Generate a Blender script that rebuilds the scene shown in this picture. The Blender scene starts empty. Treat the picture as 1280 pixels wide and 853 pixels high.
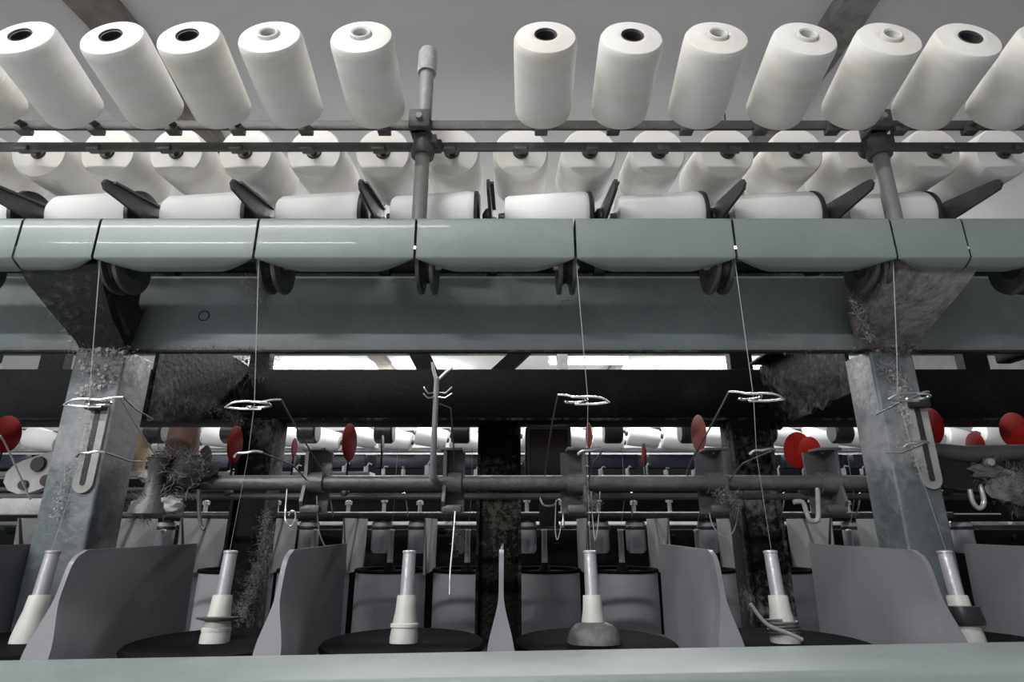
import bpy, bmesh, math, random
from mathutils import Vector, Matrix, noise
random.seed(7)
PI = math.pi
C = bpy.context.scene.collection
H = 1.25                      # camera height above the floor; all z below are relative to it
F = 720.0
PITCH = math.atan(229/720)
SP, CP = math.sin(PITCH), math.cos(PITCH)

def at(px, py, Y):
    """point on the plane y=Y seen at a pixel (z relative to the camera)"""
    v = (426.5-py)/F
    d = Y/(CP-SP*v)
    return Vector(((px-640)/F*d, Y, d*(SP+CP*v)))
def zat(py, Y): return at(640, py, Y).z

# ---------------------------------------------------------------- mesh builder
class MB:
    def __init__(s): s.bm = bmesh.new()
    def box(s, c, size, bev=0.0, rot=None, seg=2):
        r = bmesh.ops.create_cube(s.bm, size=1.0)
        vs = r['verts']
        M = Matrix.Translation(Vector(c)) @ (rot.to_4x4() if rot else Matrix.Identity(4)) @ Matrix.Diagonal((size[0], size[1], size[2], 1))
        bmesh.ops.transform(s.bm, matrix=M, verts=vs)
        if bev > 0:
            es = list({e for v in vs for e in v.link_edges})
            bmesh.ops.bevel(s.bm, geom=es, offset=bev, segments=seg, affect='EDGES', profile=0.5)
        return s
    def tube(s, pts, r, seg=10, cap=True):
        pts = [Vector(p) for p in pts]
        n = len(pts)
        rs = r if isinstance(r, (list, tuple)) else [r]*n
        up = None; rings = []
        for i, p in enumerate(pts):
            t = (pts[min(i+1, n-1)]-pts[max(i-1, 0)]).normalized()
            if up is None:
                up = t.orthogonal().normalized()
            else:
                up = (up - t*up.dot(t))
                if up.length < 1e-6: up = t.orthogonal()
                up.normalize()
            w = t.cross(up)
            rings.append([s.bm.verts.new(p+(up*math.cos(2*PI*k/seg)+w*math.sin(2*PI*k/seg))*rs[i]) for k in range(seg)])
        for a, b in zip(rings, rings[1:]):
            for k in range(seg):
                s.bm.faces.new((a[k], a[(k+1) % seg], b[(k+1) % seg], b[k]))
        if cap:
            s.bm.faces.new(rings[0][::-1]); s.bm.faces.new(rings[-1])
        return s
    def lathe(s, prof, M=None, seg=32, closed=False):
        M = M or Matrix.Identity(4)
        rings = []
        for (r, z) in prof:
            if r < 1e-6:
                rings.append([s.bm.verts.new(M @ Vector((0, 0, z)))])
            else:
                rings.append([s.bm.verts.new(M @ Vector((r*math.cos(2*PI*k/seg), r*math.sin(2*PI*k/seg), z))) for k in range(seg)])
        prs = list(zip(rings, rings[1:]))
        if closed: prs.append((rings[-1], rings[0]))
        for a, b in prs:
            for k in range(seg):
                k2 = (k+1) % seg
                if len(a) == 1 and len(b) == 1: continue
                if len(a) == 1: s.bm.faces.new((a[0], b[k2], b[k]))
                elif len(b) == 1: s.bm.faces.new((a[k], a[k2], b[0]))
                else: s.bm.faces.new((a[k], a[k2], b[k2], b[k]))
        return s
    def prism(s, poly, vec):
        vec = Vector(vec)
        a = [s.bm.verts.new(Vector(p)) for p in poly]
        b = [s.bm.verts.new(Vector(p)+vec) for p in poly]
        s.bm.faces.new(a[::-1]); s.bm.faces.new(b)
        n = len(a)
        for i in range(n):
            j = (i+1) % n
            s.bm.faces.new((a[i], a[j], b[j], b[i]))
        return s
    def bevel_all(s, off, seg=2):
        es = [e for e in s.bm.edges if len(e.link_faces) == 2 and e.calc_face_angle(0) > 0.5]
        bmesh.ops.bevel(s.bm, geom=es, offset=off, segments=seg, affect='EDGES', profile=0.5)
        return s
    def grid(s, rows, closed=False):
        R = [[s.bm.verts.new(Vector(p)) for p in row] for row in rows]
        for a, b in zip(R, R[1:]):
            for k in range(len(a)-1):
                s.bm.faces.new((a[k], a[k+1], b[k+1], b[k]))
        return s
    def build(s, name, mat, parent=None, loc=None, sharp=38, recalc=True):
        bmesh.ops.remove_doubles(s.bm, verts=s.bm.verts, dist=1e-6)
        if recalc: bmesh.ops.recalc_face_normals(s.bm, faces=s.bm.faces)
        for f in s.bm.faces: f.smooth = True
        lim = math.radians(sharp)
        for e in s.bm.edges:
            if len(e.link_faces) != 2 or e.calc_face_angle(0) > lim: e.smooth = False
        me = bpy.data.meshes.new(name)
        s.bm.to_mesh(me); s.bm.free()
        me.materials.append(mat)
        o = bpy.data.objects.new(name, me)
        C.objects.link(o)
        if parent: o.parent = parent
        if loc is not None: o.location = Vector(loc)
        elif parent is None: o.location = (0, 0, H)
        return o

def cr(pts, n=5):
    P = [Vector(p) for p in pts]
    if len(P) < 3: return P
    out = []
    for i in range(len(P)-1):
        a, b, c, d = P[max(i-1, 0)], P[i], P[i+1], P[min(i+2, len(P)-1)]
        for k in range(n):
            t = k/n
            out.append(.5*((2*b)+(c-a)*t+(2*a-5*b+4*c-d)*t*t+(3*b-a-3*c+d)*t**3))
    out.append(P[-1]); return out
def W(p): return Vector((p[0], p[1], p[2]+H))
def tag(o, label, cat, group=None, kind=None):
    o['label'] = label; o['category'] = cat
    if group: o['group'] = group
    if kind: o['kind'] = kind
    return o
def empty(name, loc, label, cat, group=None, rot=(0, 0, 0)):
    o = bpy.data.objects.new(name, None); C.objects.link(o)
    o.location = W(loc); o.rotation_euler = rot
    o.empty_display_size = 0.02
    return tag(o, label, cat, group)
def dup(root, loc, label, rot=None, group=None):
    r = root.copy(); C.objects.link(r); r.location = W(loc)
    if rot is not None: r.rotation_euler = rot
    r['label'] = label
    if group: r['group'] = group
    for ch in list(root.children):
        c = ch.copy(); C.objects.link(c); c.parent = r
        for g in ch.children:
            d = g.copy(); C.objects.link(d); d.parent = c
    return r
def struct(o):
    o['kind'] = 'structure'; return o
ORD = ['first', 'second', 'third', 'fourth', 'fifth', 'sixth', 'seventh', 'eighth', 'ninth', 'tenth', 'eleventh', 'twelfth', 'thirteenth', 'fourteenth', 'fifteenth', 'sixteenth']
def nth(i, n):
    if i == 0: return 'leftmost'
    if i == n-1: return 'rightmost'
    return ORD[i]+' from the left'

# ---------------------------------------------------------------- materials
def mat(name, col, rough=0.5, metal=0.0, dust=0.0, dcol=(.42, .42, .43), dscale=60, dlo=.5, dhi=.62,
        var=0.12, vscale=6, bump=0.0, bscale=80, top=0.0, coat=0.0, alpha=1.0, sheen=0.0, spec=0.5):
    m = bpy.data.materials.new(name); m.use_nodes = True
    nt = m.node_tree; N = nt.nodes; L = nt.links
    b = N['Principled BSDF']
    b.inputs['Roughness'].default_value = rough
    b.inputs['Metallic'].default_value = metal
    b.inputs['Specular IOR Level'].default_value = spec
    b.inputs['Coat Weight'].default_value = coat
    b.inputs['Alpha'].default_value = alpha
    tc = N.new('ShaderNodeTexCoord')
    nz = N.new('ShaderNodeTexNoise'); nz.inputs['Scale'].default_value = vscale; nz.inputs['Detail'].default_value = 6
    L.new(tc.outputs['Object'], nz.inputs['Vector'])
    mx = N.new('ShaderNodeMix'); mx.data_type = 'RGBA'
    mx.inputs[6].default_value = tuple(c*(1-var) for c in col)+(1,)
    mx.inputs[7].default_value = tuple(min(1, c*(1+var)) for c in col)+(1,)
    cr = N.new('ShaderNodeMapRange'); cr.inputs[1].default_value = .3; cr.inputs[2].default_value = .7
    L.new(nz.outputs['Fac'], cr.inputs[0]); L.new(cr.outputs[0], mx.inputs[0])
    out = mx.outputs[2]
    if dust > 0 or top > 0:
        n2 = N.new('ShaderNodeTexNoise'); n2.inputs['Scale'].default_value = dscale; n2.inputs['Detail'].default_value = 8
        n2.inputs['Roughness'].default_value = .7
        L.new(tc.outputs['Object'], n2.inputs['Vector'])
        n3 = N.new('ShaderNodeTexNoise'); n3.inputs['Scale'].default_value = dscale/9; n3.inputs['Detail'].default_value = 3
        L.new(tc.outputs['Object'], n3.inputs['Vector'])
        mr = N.new('ShaderNodeMapRange'); mr.inputs[1].default_value = dlo; mr.inputs[2].default_value = dhi
        mr.inputs[4].default_value = 1.0
        ad = N.new('ShaderNodeMath'); ad.operation = 'ADD'
        h1 = N.new('ShaderNodeMath'); h1.operation = 'MULTIPLY'; h1.inputs[1].default_value = .5
        h2 = N.new('ShaderNodeMath'); h2.operation = 'MULTIPLY'; h2.inputs[1].default_value = .5
        L.new(n2.outputs['Fac'], h1.inputs[0]); L.new(n3.outputs['Fac'], h2.inputs[0])
        L.new(h1.outputs[0], ad.inputs[0]); L.new(h2.outputs[0], ad.inputs[1])
        src = ad.outputs[0]
        if top > 0:   # dust that has settled on faces that look up
            ge = N.new('ShaderNodeNewGeometry'); sx = N.new('ShaderNodeSeparateXYZ')
            L.new(ge.outputs['Normal'], sx.inputs[0])
            mz = N.new('ShaderNodeMath'); mz.operation = 'MULTIPLY'; mz.inputs[1].default_value = top; mz.use_clamp = True
            L.new(sx.outputs[2], mz.inputs[0])
            a2 = N.new('ShaderNodeMath'); a2.operation = 'ADD'
            L.new(src, a2.inputs[0]); L.new(mz.outputs[0], a2.inputs[1]); src = a2.outputs[0]
        L.new(src, mr.inputs[0])
        ml = N.new('ShaderNodeMath'); ml.operation = 'MULTIPLY'; ml.inputs[1].default_value = max(dust, .35 if top else 0)
        L.new(mr.outputs[0], ml.inputs[0])
        m2 = N.new('ShaderNodeMix'); m2.data_type = 'RGBA'
        m2.inputs[7].default_value = tuple(dcol)+(1,)
        L.new(ml.outputs[0], m2.inputs[0]); L.new(out, m2.inputs[6]); out = m2.outputs[2]
        rr = N.new('ShaderNodeMapRange'); rr.inputs[3].default_value = rough; rr.inputs[4].default_value = .95
        L.new(ml.outputs[0], rr.inputs[0]); L.new(rr.outputs[0], b.inputs['Roughness'])
    L.new(out, b.inputs['Base Color'])
    if bump > 0:
        n4 = N.new('ShaderNodeTexNoise'); n4.inputs['Scale'].default_value = bscale; n4.inputs['Detail'].default_value = 6
        L.new(tc.outputs['Object'], n4.inputs['Vector'])
        bp = N.new('ShaderNodeBump'); bp.inputs['Strength'].default_value = bump; bp.inputs['Distance'].default_value = .01
        L.new(n4.outputs['Fac'], bp.inputs['Height']); L.new(bp.outputs[0], b.inputs['Normal'])
    return m

def yarn_mat(name, col, warm, yscale=900):
    m = mat(name, col, rough=.75, var=0, spec=.25)
    nt = m.node_tree; N = nt.nodes; L = nt.links; b = N['Principled BSDF']
    tc = [n for n in N if n.type == 'TEX_COORD'][0]
    oi = N.new('ShaderNodeObjectInfo')
    va = N.new('ShaderNodeVectorMath'); va.operation = 'ADD'
    L.new(tc.outputs['Object'], va.inputs[0]); L.new(oi.outputs['Random'], va.inputs[1])
    mp = N.new('ShaderNodeMapping'); mp.inputs['Scale'].default_value = (1, 1, 3.5)
    L.new(va.outputs[0], mp.inputs[0])
    nz = N.new('ShaderNodeTexNoise'); nz.inputs['Scale'].default_value = 9; nz.inputs['Detail'].default_value = 5
    L.new(mp.outputs[0], nz.inputs['Vector'])
    mr = N.new('ShaderNodeMapRange'); mr.inputs[1].default_value = .45; mr.inputs[2].default_value = .75; mr.inputs[4].default_value = .6
    L.new(nz.outputs['Fac'], mr.inputs[0])
    mx = N.new('ShaderNodeMix'); mx.data_type = 'RGBA'; mx.inputs[6].default_value = col+(1,); mx.inputs[7].default_value = warm+(1,)
    L.new(mr.outputs[0], mx.inputs[0]); L.new(mx.outputs[2], b.inputs['Base Color'])
    sx = N.new('ShaderNodeSeparateXYZ'); L.new(tc.outputs['Object'], sx.inputs[0])
    w = N.new('ShaderNodeTexWave'); w.bands_direction = 'Z'; w.inputs['Scale'].default_value = 110; w.inputs['Distortion'].default_value = 3
    w.inputs['Detail'].default_value = 2
    L.new(tc.outputs['Object'], w.inputs['Vector'])
    bp = N.new('ShaderNodeBump'); bp.inputs['Strength'].default_value = .12; bp.inputs['Distance'].default_value = .002
    L.new(w.outputs['Fac'], bp.inputs['Height']); L.new(bp.outputs[0], b.inputs['Normal'])
    return m
def emit_mat(name, col, st):
    m = bpy.data.materials.new(name); m.use_nodes = True
    b = m.node_tree.nodes['Principled BSDF']
    b.inputs['Base Color'].default_value = col+(1,)
    b.inputs['Emission Color'].default_value = col+(1,); b.inputs['Emission Strength'].default_value = st
    return m

M = {}
M['yarn'] = yarn_mat('white yarn', (.84, .83, .81), (.68, .635, .53))
M['yarn2'] = yarn_mat('bright white yarn', (.95, .95, .95), (.92, .92, .91))
M['core'] = mat('paper core', (.68, .67, .65), .7, dust=.4, dcol=(.3, .3, .3), dscale=90)
M['core_dark'] = mat('dark core', (.045, .045, .05), .4, dust=.2, dscale=120)
M['creel'] = mat('creel grey steel', (.09, .09, .09), .5, metal=.2, dust=.25, dcol=(.3, .3, .3), dscale=50, bump=.1)
M['pipe'] = mat('pipe grey paint', (.27, .27, .27), .45, dust=.3, dcol=(.5, .5, .5), dscale=70, bump=.15)
M['cap'] = mat('pipe cap', (.42, .42, .41), .6, dust=.5, dcol=(.22, .22, .22), dscale=110, bump=.4)
M['cover'] = mat('green grey enamel', (.205, .245, .238), .40, dust=.2, dcol=(.34, .36, .36), dscale=30, var=.08, coat=.10, top=.0, bump=.02, bscale=20)
M['beam'] = mat('dusty green enamel', (.175, .208, .215), .40, dust=.45, dcol=(.32, .33, .335), dscale=26, dlo=.48, dhi=.7, var=.2, vscale=5, bump=.05, coat=.1)
M['rail'] = mat('front rail enamel', (.205, .245, .238), .42, dust=.4, dcol=(.33, .35, .35), dscale=22, dlo=.45, dhi=.7, var=.1, vscale=4)
M['column'] = mat('column enamel', (.10, .12, .13), .42, dust=.6, dcol=(.30, .30, .31), dscale=55, dlo=.47, dhi=.60, var=.25, bump=.15, bscale=70)
M['dark'] = mat('oily shaded black steel', (.009, .0095, .0105), .5, dust=.2, dcol=(.06, .06, .065), dscale=60, dlo=.52, dhi=.66, bump=.15, spec=.12)
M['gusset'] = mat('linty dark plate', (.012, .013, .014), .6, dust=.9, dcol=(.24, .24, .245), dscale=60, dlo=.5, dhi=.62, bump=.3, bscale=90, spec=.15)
M['bracket'] = mat('dark dusty bracket', (.022, .023, .025), .55, dust=.7, dcol=(.20, .20, .20), dscale=50, dlo=.52, dhi=.66, spec=.25, bump=.4, bscale=100)
M['bracket2'] = mat('brownish dusty bracket', (.075, .068, .064), .6, dust=.75, dcol=(.30, .285, .275), dscale=42, dlo=.45, dhi=.6, bump=.5, bscale=90)
M['black'] = mat('black plastic', (.02, .02, .024), .35, dust=.15, dcol=(.12, .12, .13), dscale=70)
M['arm'] = mat('dark grey plastic', (.05, .05, .056), .38, dust=.3, dcol=(.17, .17, .18), dscale=60, bump=.1)
M['steel'] = mat('worn steel', (.62, .62, .66), .28, metal=.55, dust=.3, dcol=(.5, .5, .5), dscale=80, bump=.08)
M['chrome'] = mat('bright wire', (.75, .75, .78), .22, metal=.9)
M['barm'] = mat('grey bar', (.085, .085, .09), .36, metal=.1, dust=.35, dcol=(.20, .20, .205), dscale=55, bump=.2)
M['white_plastic'] = mat('white plastic', (.55, .55, .52), .45, dust=.35, dcol=(.36, .36, .34), dscale=45)
M['sep'] = mat('grey separator', (.165, .165, .185), .4, dust=.3, dcol=(.3, .3, .32), dscale=16, dlo=.45, dhi=.75, var=.08, coat=.1)
M['sep_far'] = mat('grey far separator', (.23, .24, .24), .5, dust=.3, dcol=(.34, .34, .34), dscale=20)
M['pot'] = mat('grey pot', (.50, .50, .54), .42, dust=.35, dcol=(.62, .62, .64), dscale=18, dlo=.45, dhi=.7)
M['lid'] = mat('black pot lid', (.004, .004, .0045), .8, dust=.1, dcol=(.03, .03, .03), dscale=50, spec=.08)
M['dome'] = mat('grey dome', (.09, .09, .085), .5, dust=.3)
M['red'] = mat('red disc', (.40, .012, .009), .6, dust=.12, dcol=(.16, .02, .018), dscale=60, spec=.15)
M['redfade'] = mat('faded red disc', (.40, .085, .075), .5, dust=.35, dcol=(.34, .16, .15), dscale=40)
M['redbrown'] = mat('brown red disc', (.13, .022, .018), .5, dust=.3, dcol=(.1, .05, .05), dscale=60)
M['thread'] = mat('thread', (.55, .55, .55), .8, alpha=.42)
M['threadg'] = mat('guide thread', (.35, .35, .36), .8)
M['lint'] = mat('lint', (.40, .395, .39), 1.0, var=.35, vscale=60, spec=.1)
M['lintd'] = mat('dark lint', (.17, .17, .17), 1.0, var=.4, vscale=60, spec=.1)
M['ceil'] = mat('ceiling grey', (.62, .62, .625), .9, var=.05, vscale=.6)
M['wall'] = mat('wall', (.85, .85, .86), .9, var=.04)
M['wall_dim'] = mat('grey wall', (.22, .22, .23), .9)
M['floor'] = mat('floor', (.38, .38, .37), .6, dust=.4, dscale=8, bump=.05)
M['rust'] = mat('stained roof beam', (.09, .075, .06), .85, dust=.8, dcol=(.27, .25, .235), dscale=9, dlo=.42, dhi=.6, var=.5, vscale=5, bump=.6, bscale=14)
M['rust2'] = mat('grey roof beam', (.13, .12, .115), .85, dust=.8, dcol=(.34, .33, .32), dscale=12, dlo=.42, dhi=.58, var=.4, vscale=7, bump=.5, bscale=14)
M['blue'] = mat('dark blue tray', (.02, .025, .05), .4)
M['panel'] = mat('pale panel', (.62, .62, .63), .6, dust=.2, dcol=(.4, .4, .4), dscale=14)
M['brown'] = mat('brown smoked plastic', (.035, .02, .016), .3, dust=.5, dcol=(.10, .06, .05), dscale=30)
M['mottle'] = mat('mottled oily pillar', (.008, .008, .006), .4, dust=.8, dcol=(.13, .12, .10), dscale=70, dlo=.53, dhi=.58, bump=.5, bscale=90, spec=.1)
M['brownb'] = mat('brown bobbin', (.15, .085, .065), .5, dust=.4, dcol=(.28, .22, .2))
M['amber'] = mat('amber plastic', (.32, .24, .15), .5, dust=.3)
M['tube_on'] = emit_mat('lit tube', (1, 1, 1), 14)
M['fixture'] = mat('lamp housing', (.75, .75, .75), .4)

XA = Matrix.Rotation(PI/2, 4, 'Y')      # lathe axis -> +X
YA = Matrix.Rotation(-PI/2, 4, 'X')     # lathe axis -> +Y
T = Matrix.Translation

# ================================================================= THE ROOM
ZC = 2.25
struct(MB().box((0, 5, ZC+.05), (16, 17, .1)).build('ceiling', M['ceil']))
struct(MB().box((0, 5, -H-.05), (16, 17, .1)).build('floor', M['floor']))
struct(MB().box((0, 12.05, .5), (16, .1, 3.5)).build('wall_back', M['wall']))
struct(MB().box((5.2, 4, .5), (.1, 17, 3.5)).build('wall_right_blocker', M['wall_dim']))  # out of view, added to block world light from the right
# two roof beams running away from the viewer under the ceiling
b = MB()
for k, (x0, w, n) in enumerate(((-1.86, .20, 1), (1.53, .16, 2))):
    mm = M['rust'] if n == 1 else M['rust2']
    q = MB()
    rows = []
    ys = [-2+ i*.12 for i in range(90)]
    for y in ys:
        j = noise.noise(Vector((y*3.1, n*7, 0)))*.03; j2 = noise.noise(Vector((y*4.3, n*9, 5)))*.03
        rows.append([(x0-w/2+j, y, ZC), (x0-w/2+j, y, ZC-.07+j2*.5), (x0+w/2+j2, y, ZC-.07+j*.4), (x0+w/2+j2, y, ZC), (x0-w/2+j, y, ZC)])
    q.grid(rows)
    struct(q.build('trim_%d' % n, mm))
# smooth rendered casing beside the left roof beam
struct(MB().box((-2.12, 5, ZC-.02), (.3, 14, .04), .005).build('trim_3', M['ceil']))

# ================================================================= FLUORESCENT LAMPS
def lamp(x, y, z, ln, label, axis='X', power=40, w=.16, up=0):
    r = empty('ceiling_lamp', (x, y, z), label, 'lamp', 'fluorescent lamps of the hall')
    if axis == 'Y': r.rotation_euler = (0, 0, PI/2)
    m = MB(); m.prism([(-ln/2, -.08, .0), (-ln/2, .08, 0), (-ln/2, .05, .06), (-ln/2, -.05, .06)], (ln, 0, 0)); hs = m.build('housing', M['fixture'], r)
    for s in (-1, 1):
        MB().tube([(-ln/2+.03, s*.035, -.02), (ln/2-.03, s*.035, -.02)], .013, 10).build('tube', M['tube_on'], hs)
    for s in (-1, 1):
        MB().tube([(s*ln*.35, 0, .05), (s*ln*.35, 0, ZC-z)], .004, 6).build('hanger', M['creel'], r)
    ld = bpy.data.lights.new('lamp_light', 'AREA'); ld.shape = 'RECTANGLE'; ld.size = ln; ld.size_y = w
    ld.energy = power; ld.color = (1, .99, .97)
    lo = bpy.data.objects.new('lamp_light', ld); C.objects.link(lo); lo.parent = r
    lo.location = (0, 0, -.045)
    if up > 0:      # added light above the housing that brightens the ceiling
        l2 = bpy.data.lights.new('added_uplight', 'AREA'); l2.shape = 'RECTANGLE'; l2.size = ln; l2.size_y = w; l2.energy = up; l2.color = (1, .99, .97)
        o2 = bpy.data.objects.new('added_uplight', l2); C.objects.link(o2); o2.parent = r; o2.location = (0, 0, .07); o2.rotation_euler = (PI, 0, 0)
    return r
lamp(-1.5, -.5, 1.9, 2.4, 'long twin tube lamp over the near aisle', 'X', 40, up=12)
lamp(-2.4, -2.6, 1.7, 2.4, 'long twin tube lamp behind the viewer on the left', 'X', 158)
lamp(-1.9, 4.7, 1.75, 3.0, 'twin tube lamp beyond the machine, on the left', 'X', 45, up=42)
lamp(1.9, 4.7, 1.75, 3.0, 'twin tube lamp beyond the machine, on the right', 'X', 45, up=34)
lamp(.25, 2.62, 1.34, 2.6, 'unseen tube lamp added low behind the machine to brighten the next one', 'X', 22)  # added lamp, hidden by the covers, brightens the white packages beyond
lamp(.95, 6.9, 1.93, 1.0, 'short bright tube lamp far down the hall seen under the beam', 'X', 50, up=10)
lamp(-2.4, 8.4, 1.9, 3.0, 'far tube lamp near the back wall, on the left', 'X', 80, up=40)
lamp(3.2, 8.4, 1.9, 3.0, 'far tube lamp near the back wall, on the right', 'X', 80, up=40)

# ================================================================= YARN PACKAGES
R0 = .0465; LN = .126
def package_profile(R, L, ro=.0155):
    return [(.0062, .0), (R*.62, .0), (R*.90, .001), (R*.955, .006), (R*.97, .02), (R*.99, L*.55), (R, L-.012), (R*.985, L-.004), (R*.93, L),
            (R*.6, L+.0025), (ro+.006, L+.004), (ro+.001, L+.003), (ro, L), (ro, L*.45), (.0062, L*.45)]
def bobbin_proto(kind, loc, label, group):
    r = empty('yarn_package', loc, label, 'yarn package', group)
    MB().lathe(package_profile(R0, LN), seg=48, closed=True).build('wound_yarn', M['yarn'], r)
    L = LN
    if kind == 'dark':      # dark hollow core
        MB().lathe([(.0150, L*.5), (.0150, L+.0035), (.0162, L+.0045), (.0166, L+.003), (.0135, L+.002), (.013, L*.55)], seg=28, closed=True).build('core_tube', M['core_dark'], r)
        MB().lathe([(0, L*.7), (.005, L*.71), (.0065, L*.74), (.006, L*.80), (.0, L*.81)], T((.002, 0, 0)), 14).build('peg_clip', M['steel'], r)
    else:                   # pale core standing proud of the winding
        MB().lathe([(.0150, L*.5), (.0160, L+.003), (.0150, L+.007), (.0130, L+.008), (.0108, L+.0065), (.0098, L+.001), (.0098, L*.6)], seg=28, closed=True).build('core_tube', M['core'], r)
        MB().lathe([(0, L*.9), (.0085, L*.92), (.0085, L*.99), (.004, L*1.0), (0, L*1.0)], T((.0, 0, 0)), 14).build('peg_clip', M['creel'], r)
    MB().lathe([(.007, -.003), (.011, -.003), (.013, 0.0008), (.007, .0008)], seg=24, closed=True).build('core_foot', M['core_dark'], r)
    return r
G1 = 'white yarn packages on the front creel rail'
Z1, Y1 = .640, .785
base1_x = [(-20-640)/720*.942, None]
xs1 = [-.712, -.580, -.470, -.353, -.219, 0, .050, .1735, .299, .4255, .549, .664, .785]     # index 5 is the gap at the creel post
names1 = {
 0: ('dark', 'leaning white yarn package with dark core at the left picture edge, front creel rail'),
 1: ('dark', 'white yarn package with dark core in front of the brown stained roof beam'),
 2: ('dark', 'white yarn package with dark hollow core, third from the left on the front creel rail'),
 3: ('pale', 'white yarn package with pale core, fourth from the left, second left of the post'),
 4: ('pale', 'white yarn package with pale raised core, first left of the capped creel post'),
 6: ('dark', 'upright white yarn package with dark hollow core, first right of the capped creel post'),
 7: ('dark', 'white yarn package with dark core, second to the right of the capped post'),
 8: ('pale', 'shiny white yarn package with pale ring core, third right of the capped post'),
 9: ('pale', 'white yarn package with pale core beside the grey roof beam on the right'),
 10: ('pale', 'white yarn package above the right creel post, pale plugged core'),
 11: ('dark', 'white yarn package with open dark core, first right of the right creel post'),
 12: ('pale', 'white yarn package cut off by the right picture edge, front creel rail'),
}
protos = {}
rot1 = math.radians(74)
row1 = []
for k, (kind, lab) in names1.items():
    loc = (xs1[k], Y1, Z1-.004*max(0, xs1[k]))
    rr = (rot1+random.uniform(-.015, .015), 0, random.uniform(-.012, .012))
    if kind not in protos:
        protos[kind] = bobbin_proto(kind, loc, lab, G1); o = protos[kind]; o.rotation_euler = rr
    else:
        o = dup(protos[kind], loc, lab, rr, G1)
    row1.append(o)
dup(protos['dark'], (-.712-.1243, Y1, Z1), 'white yarn package of which only the lower end shows at the left picture edge', (rot1, 0, 0), G1)
G2 = 'white yarn packages on the rear creel rail'
xs2 = [(32-640)/720*1.0135+.1245*i for i in range(-1, 15)]
for i, x in enumerate(xs2):
    o = dup(protos['dark'], (x, .888, .641), 'white yarn package behind the two creel rails, %s of the rear row' % nth(i, 16), (math.radians(-83.3+random.uniform(-1, 1)), 0, random.uniform(-.02, .02)), G2)
    o.scale = (1.12, 1.12, 1.0)

# creel rails with their pegs
def creel_rail(py, Y, label, pegs, direction, base, clipz, thick=.0175):
    z = zat(py, Y)
    r = empty('creel_rail', (0, Y, z), label, 'rail', 'creel rails')
    MB().box((0, 0, 0), (2.4, .006, thick), .001).build('flat_bar', M['creel'], r)
    for x in pegs:
        m = MB()
        d = Vector(direction).normalized()
        b0 = Vector((x, base[0]-Y, base[1]-z))
        m.tube([(x, 0, 0), b0, b0+d*.062], .0056, 10)
        pg = m.build('peg', M['creel'], r)
        MB().box((x, .0, clipz), (.022, .016, .010), .0015).build('clip', M['creel'], pg)
    return r
creel_rail(157, .832, 'upper dark creel rail directly under the front packages', [x for i, x in enumerate(xs1) if i != 5]+[-.712-.1243], (0, -math.sin(rot1), math.cos(rot1)), (Y1, Z1), -.011)
creel_rail(184, .860, 'lower dark creel rail crossing in front of the rear packages', xs2, (0, .993, .117), (.888, .641), -.004, .0165)

# creel posts
def creel_post(x, ztop, label):
    r = empty('creel_post', (x, .846, .44), label, 'post', 'creel posts')
    h = ztop-.44
    MB().lathe([(.0, 0), (.0123, 0), (.0123, h-.01), (0, h-.01)], seg=24).build('pipe', M['pipe'], r)
    MB().lathe([(.013, h-.05), (.0165, h-.052), (.0175, h-.045), (.0172, h-.008), (.014, h), (.0, h+.002)], seg=28).build('cap', M['cap'], r)
    z1 = zat(157, .832)-.44; z2 = zat(184, .86)-.44
    m = MB()
    m.box((-.004, -.020, z1+.004), (.036, .022, .036), .003)
    m.box((-.006, -.006, z1-.002), (.030, .034, .024), .003)
    m.lathe([(.0125, z2-.030), (.019, z2-.030), (.0205, z2-.022), (.017, z2-.006), (.0165, z2+.014), (.0125, z2+.02)], seg=28, closed=True)
    m.box((.006, .012, z2), (.05, .012, .024), .003)
    m.box((.018, -.004, z2), (.012, .014, .018), .002)
    ck = m.build('clamp', M['creel'], r)
    MB().lathe([(.0, 0), (.006, 0), (.006, .006), (0, .006)], T((-.004, -.031, z1+.004)) @ Matrix.Rotation(PI/2, 4, 'X'), 6).build('bolt', M['pipe'], ck)
    return r
creel_post(-.1535, .828, 'grey creel post with a pale perforated cap rising above the rails')
creel_post(.632, .800, 'grey creel post under the packages on the right, its top hidden')
creel_post(-.939, .800, 'grey creel post just outside the left picture edge')

# ================================================================= TAKE-UP PACKAGES AND CRADLE ARMS
XARM = [-.852+.2035*k for k in range(9)]
GA, GP = 'black cradle arms above the covers', 'white winding cones above the covers'
ra = None
for i, x in enumerate(XARM):
    lab = 'black cradle arm sticking up behind the covers, %s of nine' % nth(i, 9)
    loc = (x, .94, .535)
    if ra is None:
        ra = empty('package_cradle', loc, lab, 'cradle', GA)
        m = MB()
        poly = [(-.0025, .058, -.078), (-.0025, .074, -.062), (-.0025, .035, .012), (-.0025, .0, .022), (-.0025, -.128, -.006), (-.0025, -.142, -.010), (-.0025, -.147, -.020), (-.0025, -.140, -.0275), (-.0025, -.04, -.024), (-.0025, -.01, -.036)]
        m.prism(poly, (.005, 0, 0)); m.bevel_all(.0009, 1)
        m.prism([(.0025, -.13, -.006), (.0025, 0, .0215), (.0025, 0, .0175), (.0025, -.13, -.010)], (.006, 0, 0))
        m.build('lever_arm', M['arm'], ra)
        MB().lathe([(0, -.012), (.012, -.012), (.021, -.006), (.023, .0), (.012, .004), (0, .004)], T((-.004, 0, -.004)) @ XA, 28).build('hub', M['black'], ra)
        MB().lathe([(0, 0), (.006, 0), (.007, .003), (.004, .008), (0, .008)], T((.003, 0, -.004)) @ XA, 14).build('pin', M['steel'], ra)
    else:
        dup(ra, loc, lab)
rc = None
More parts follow.
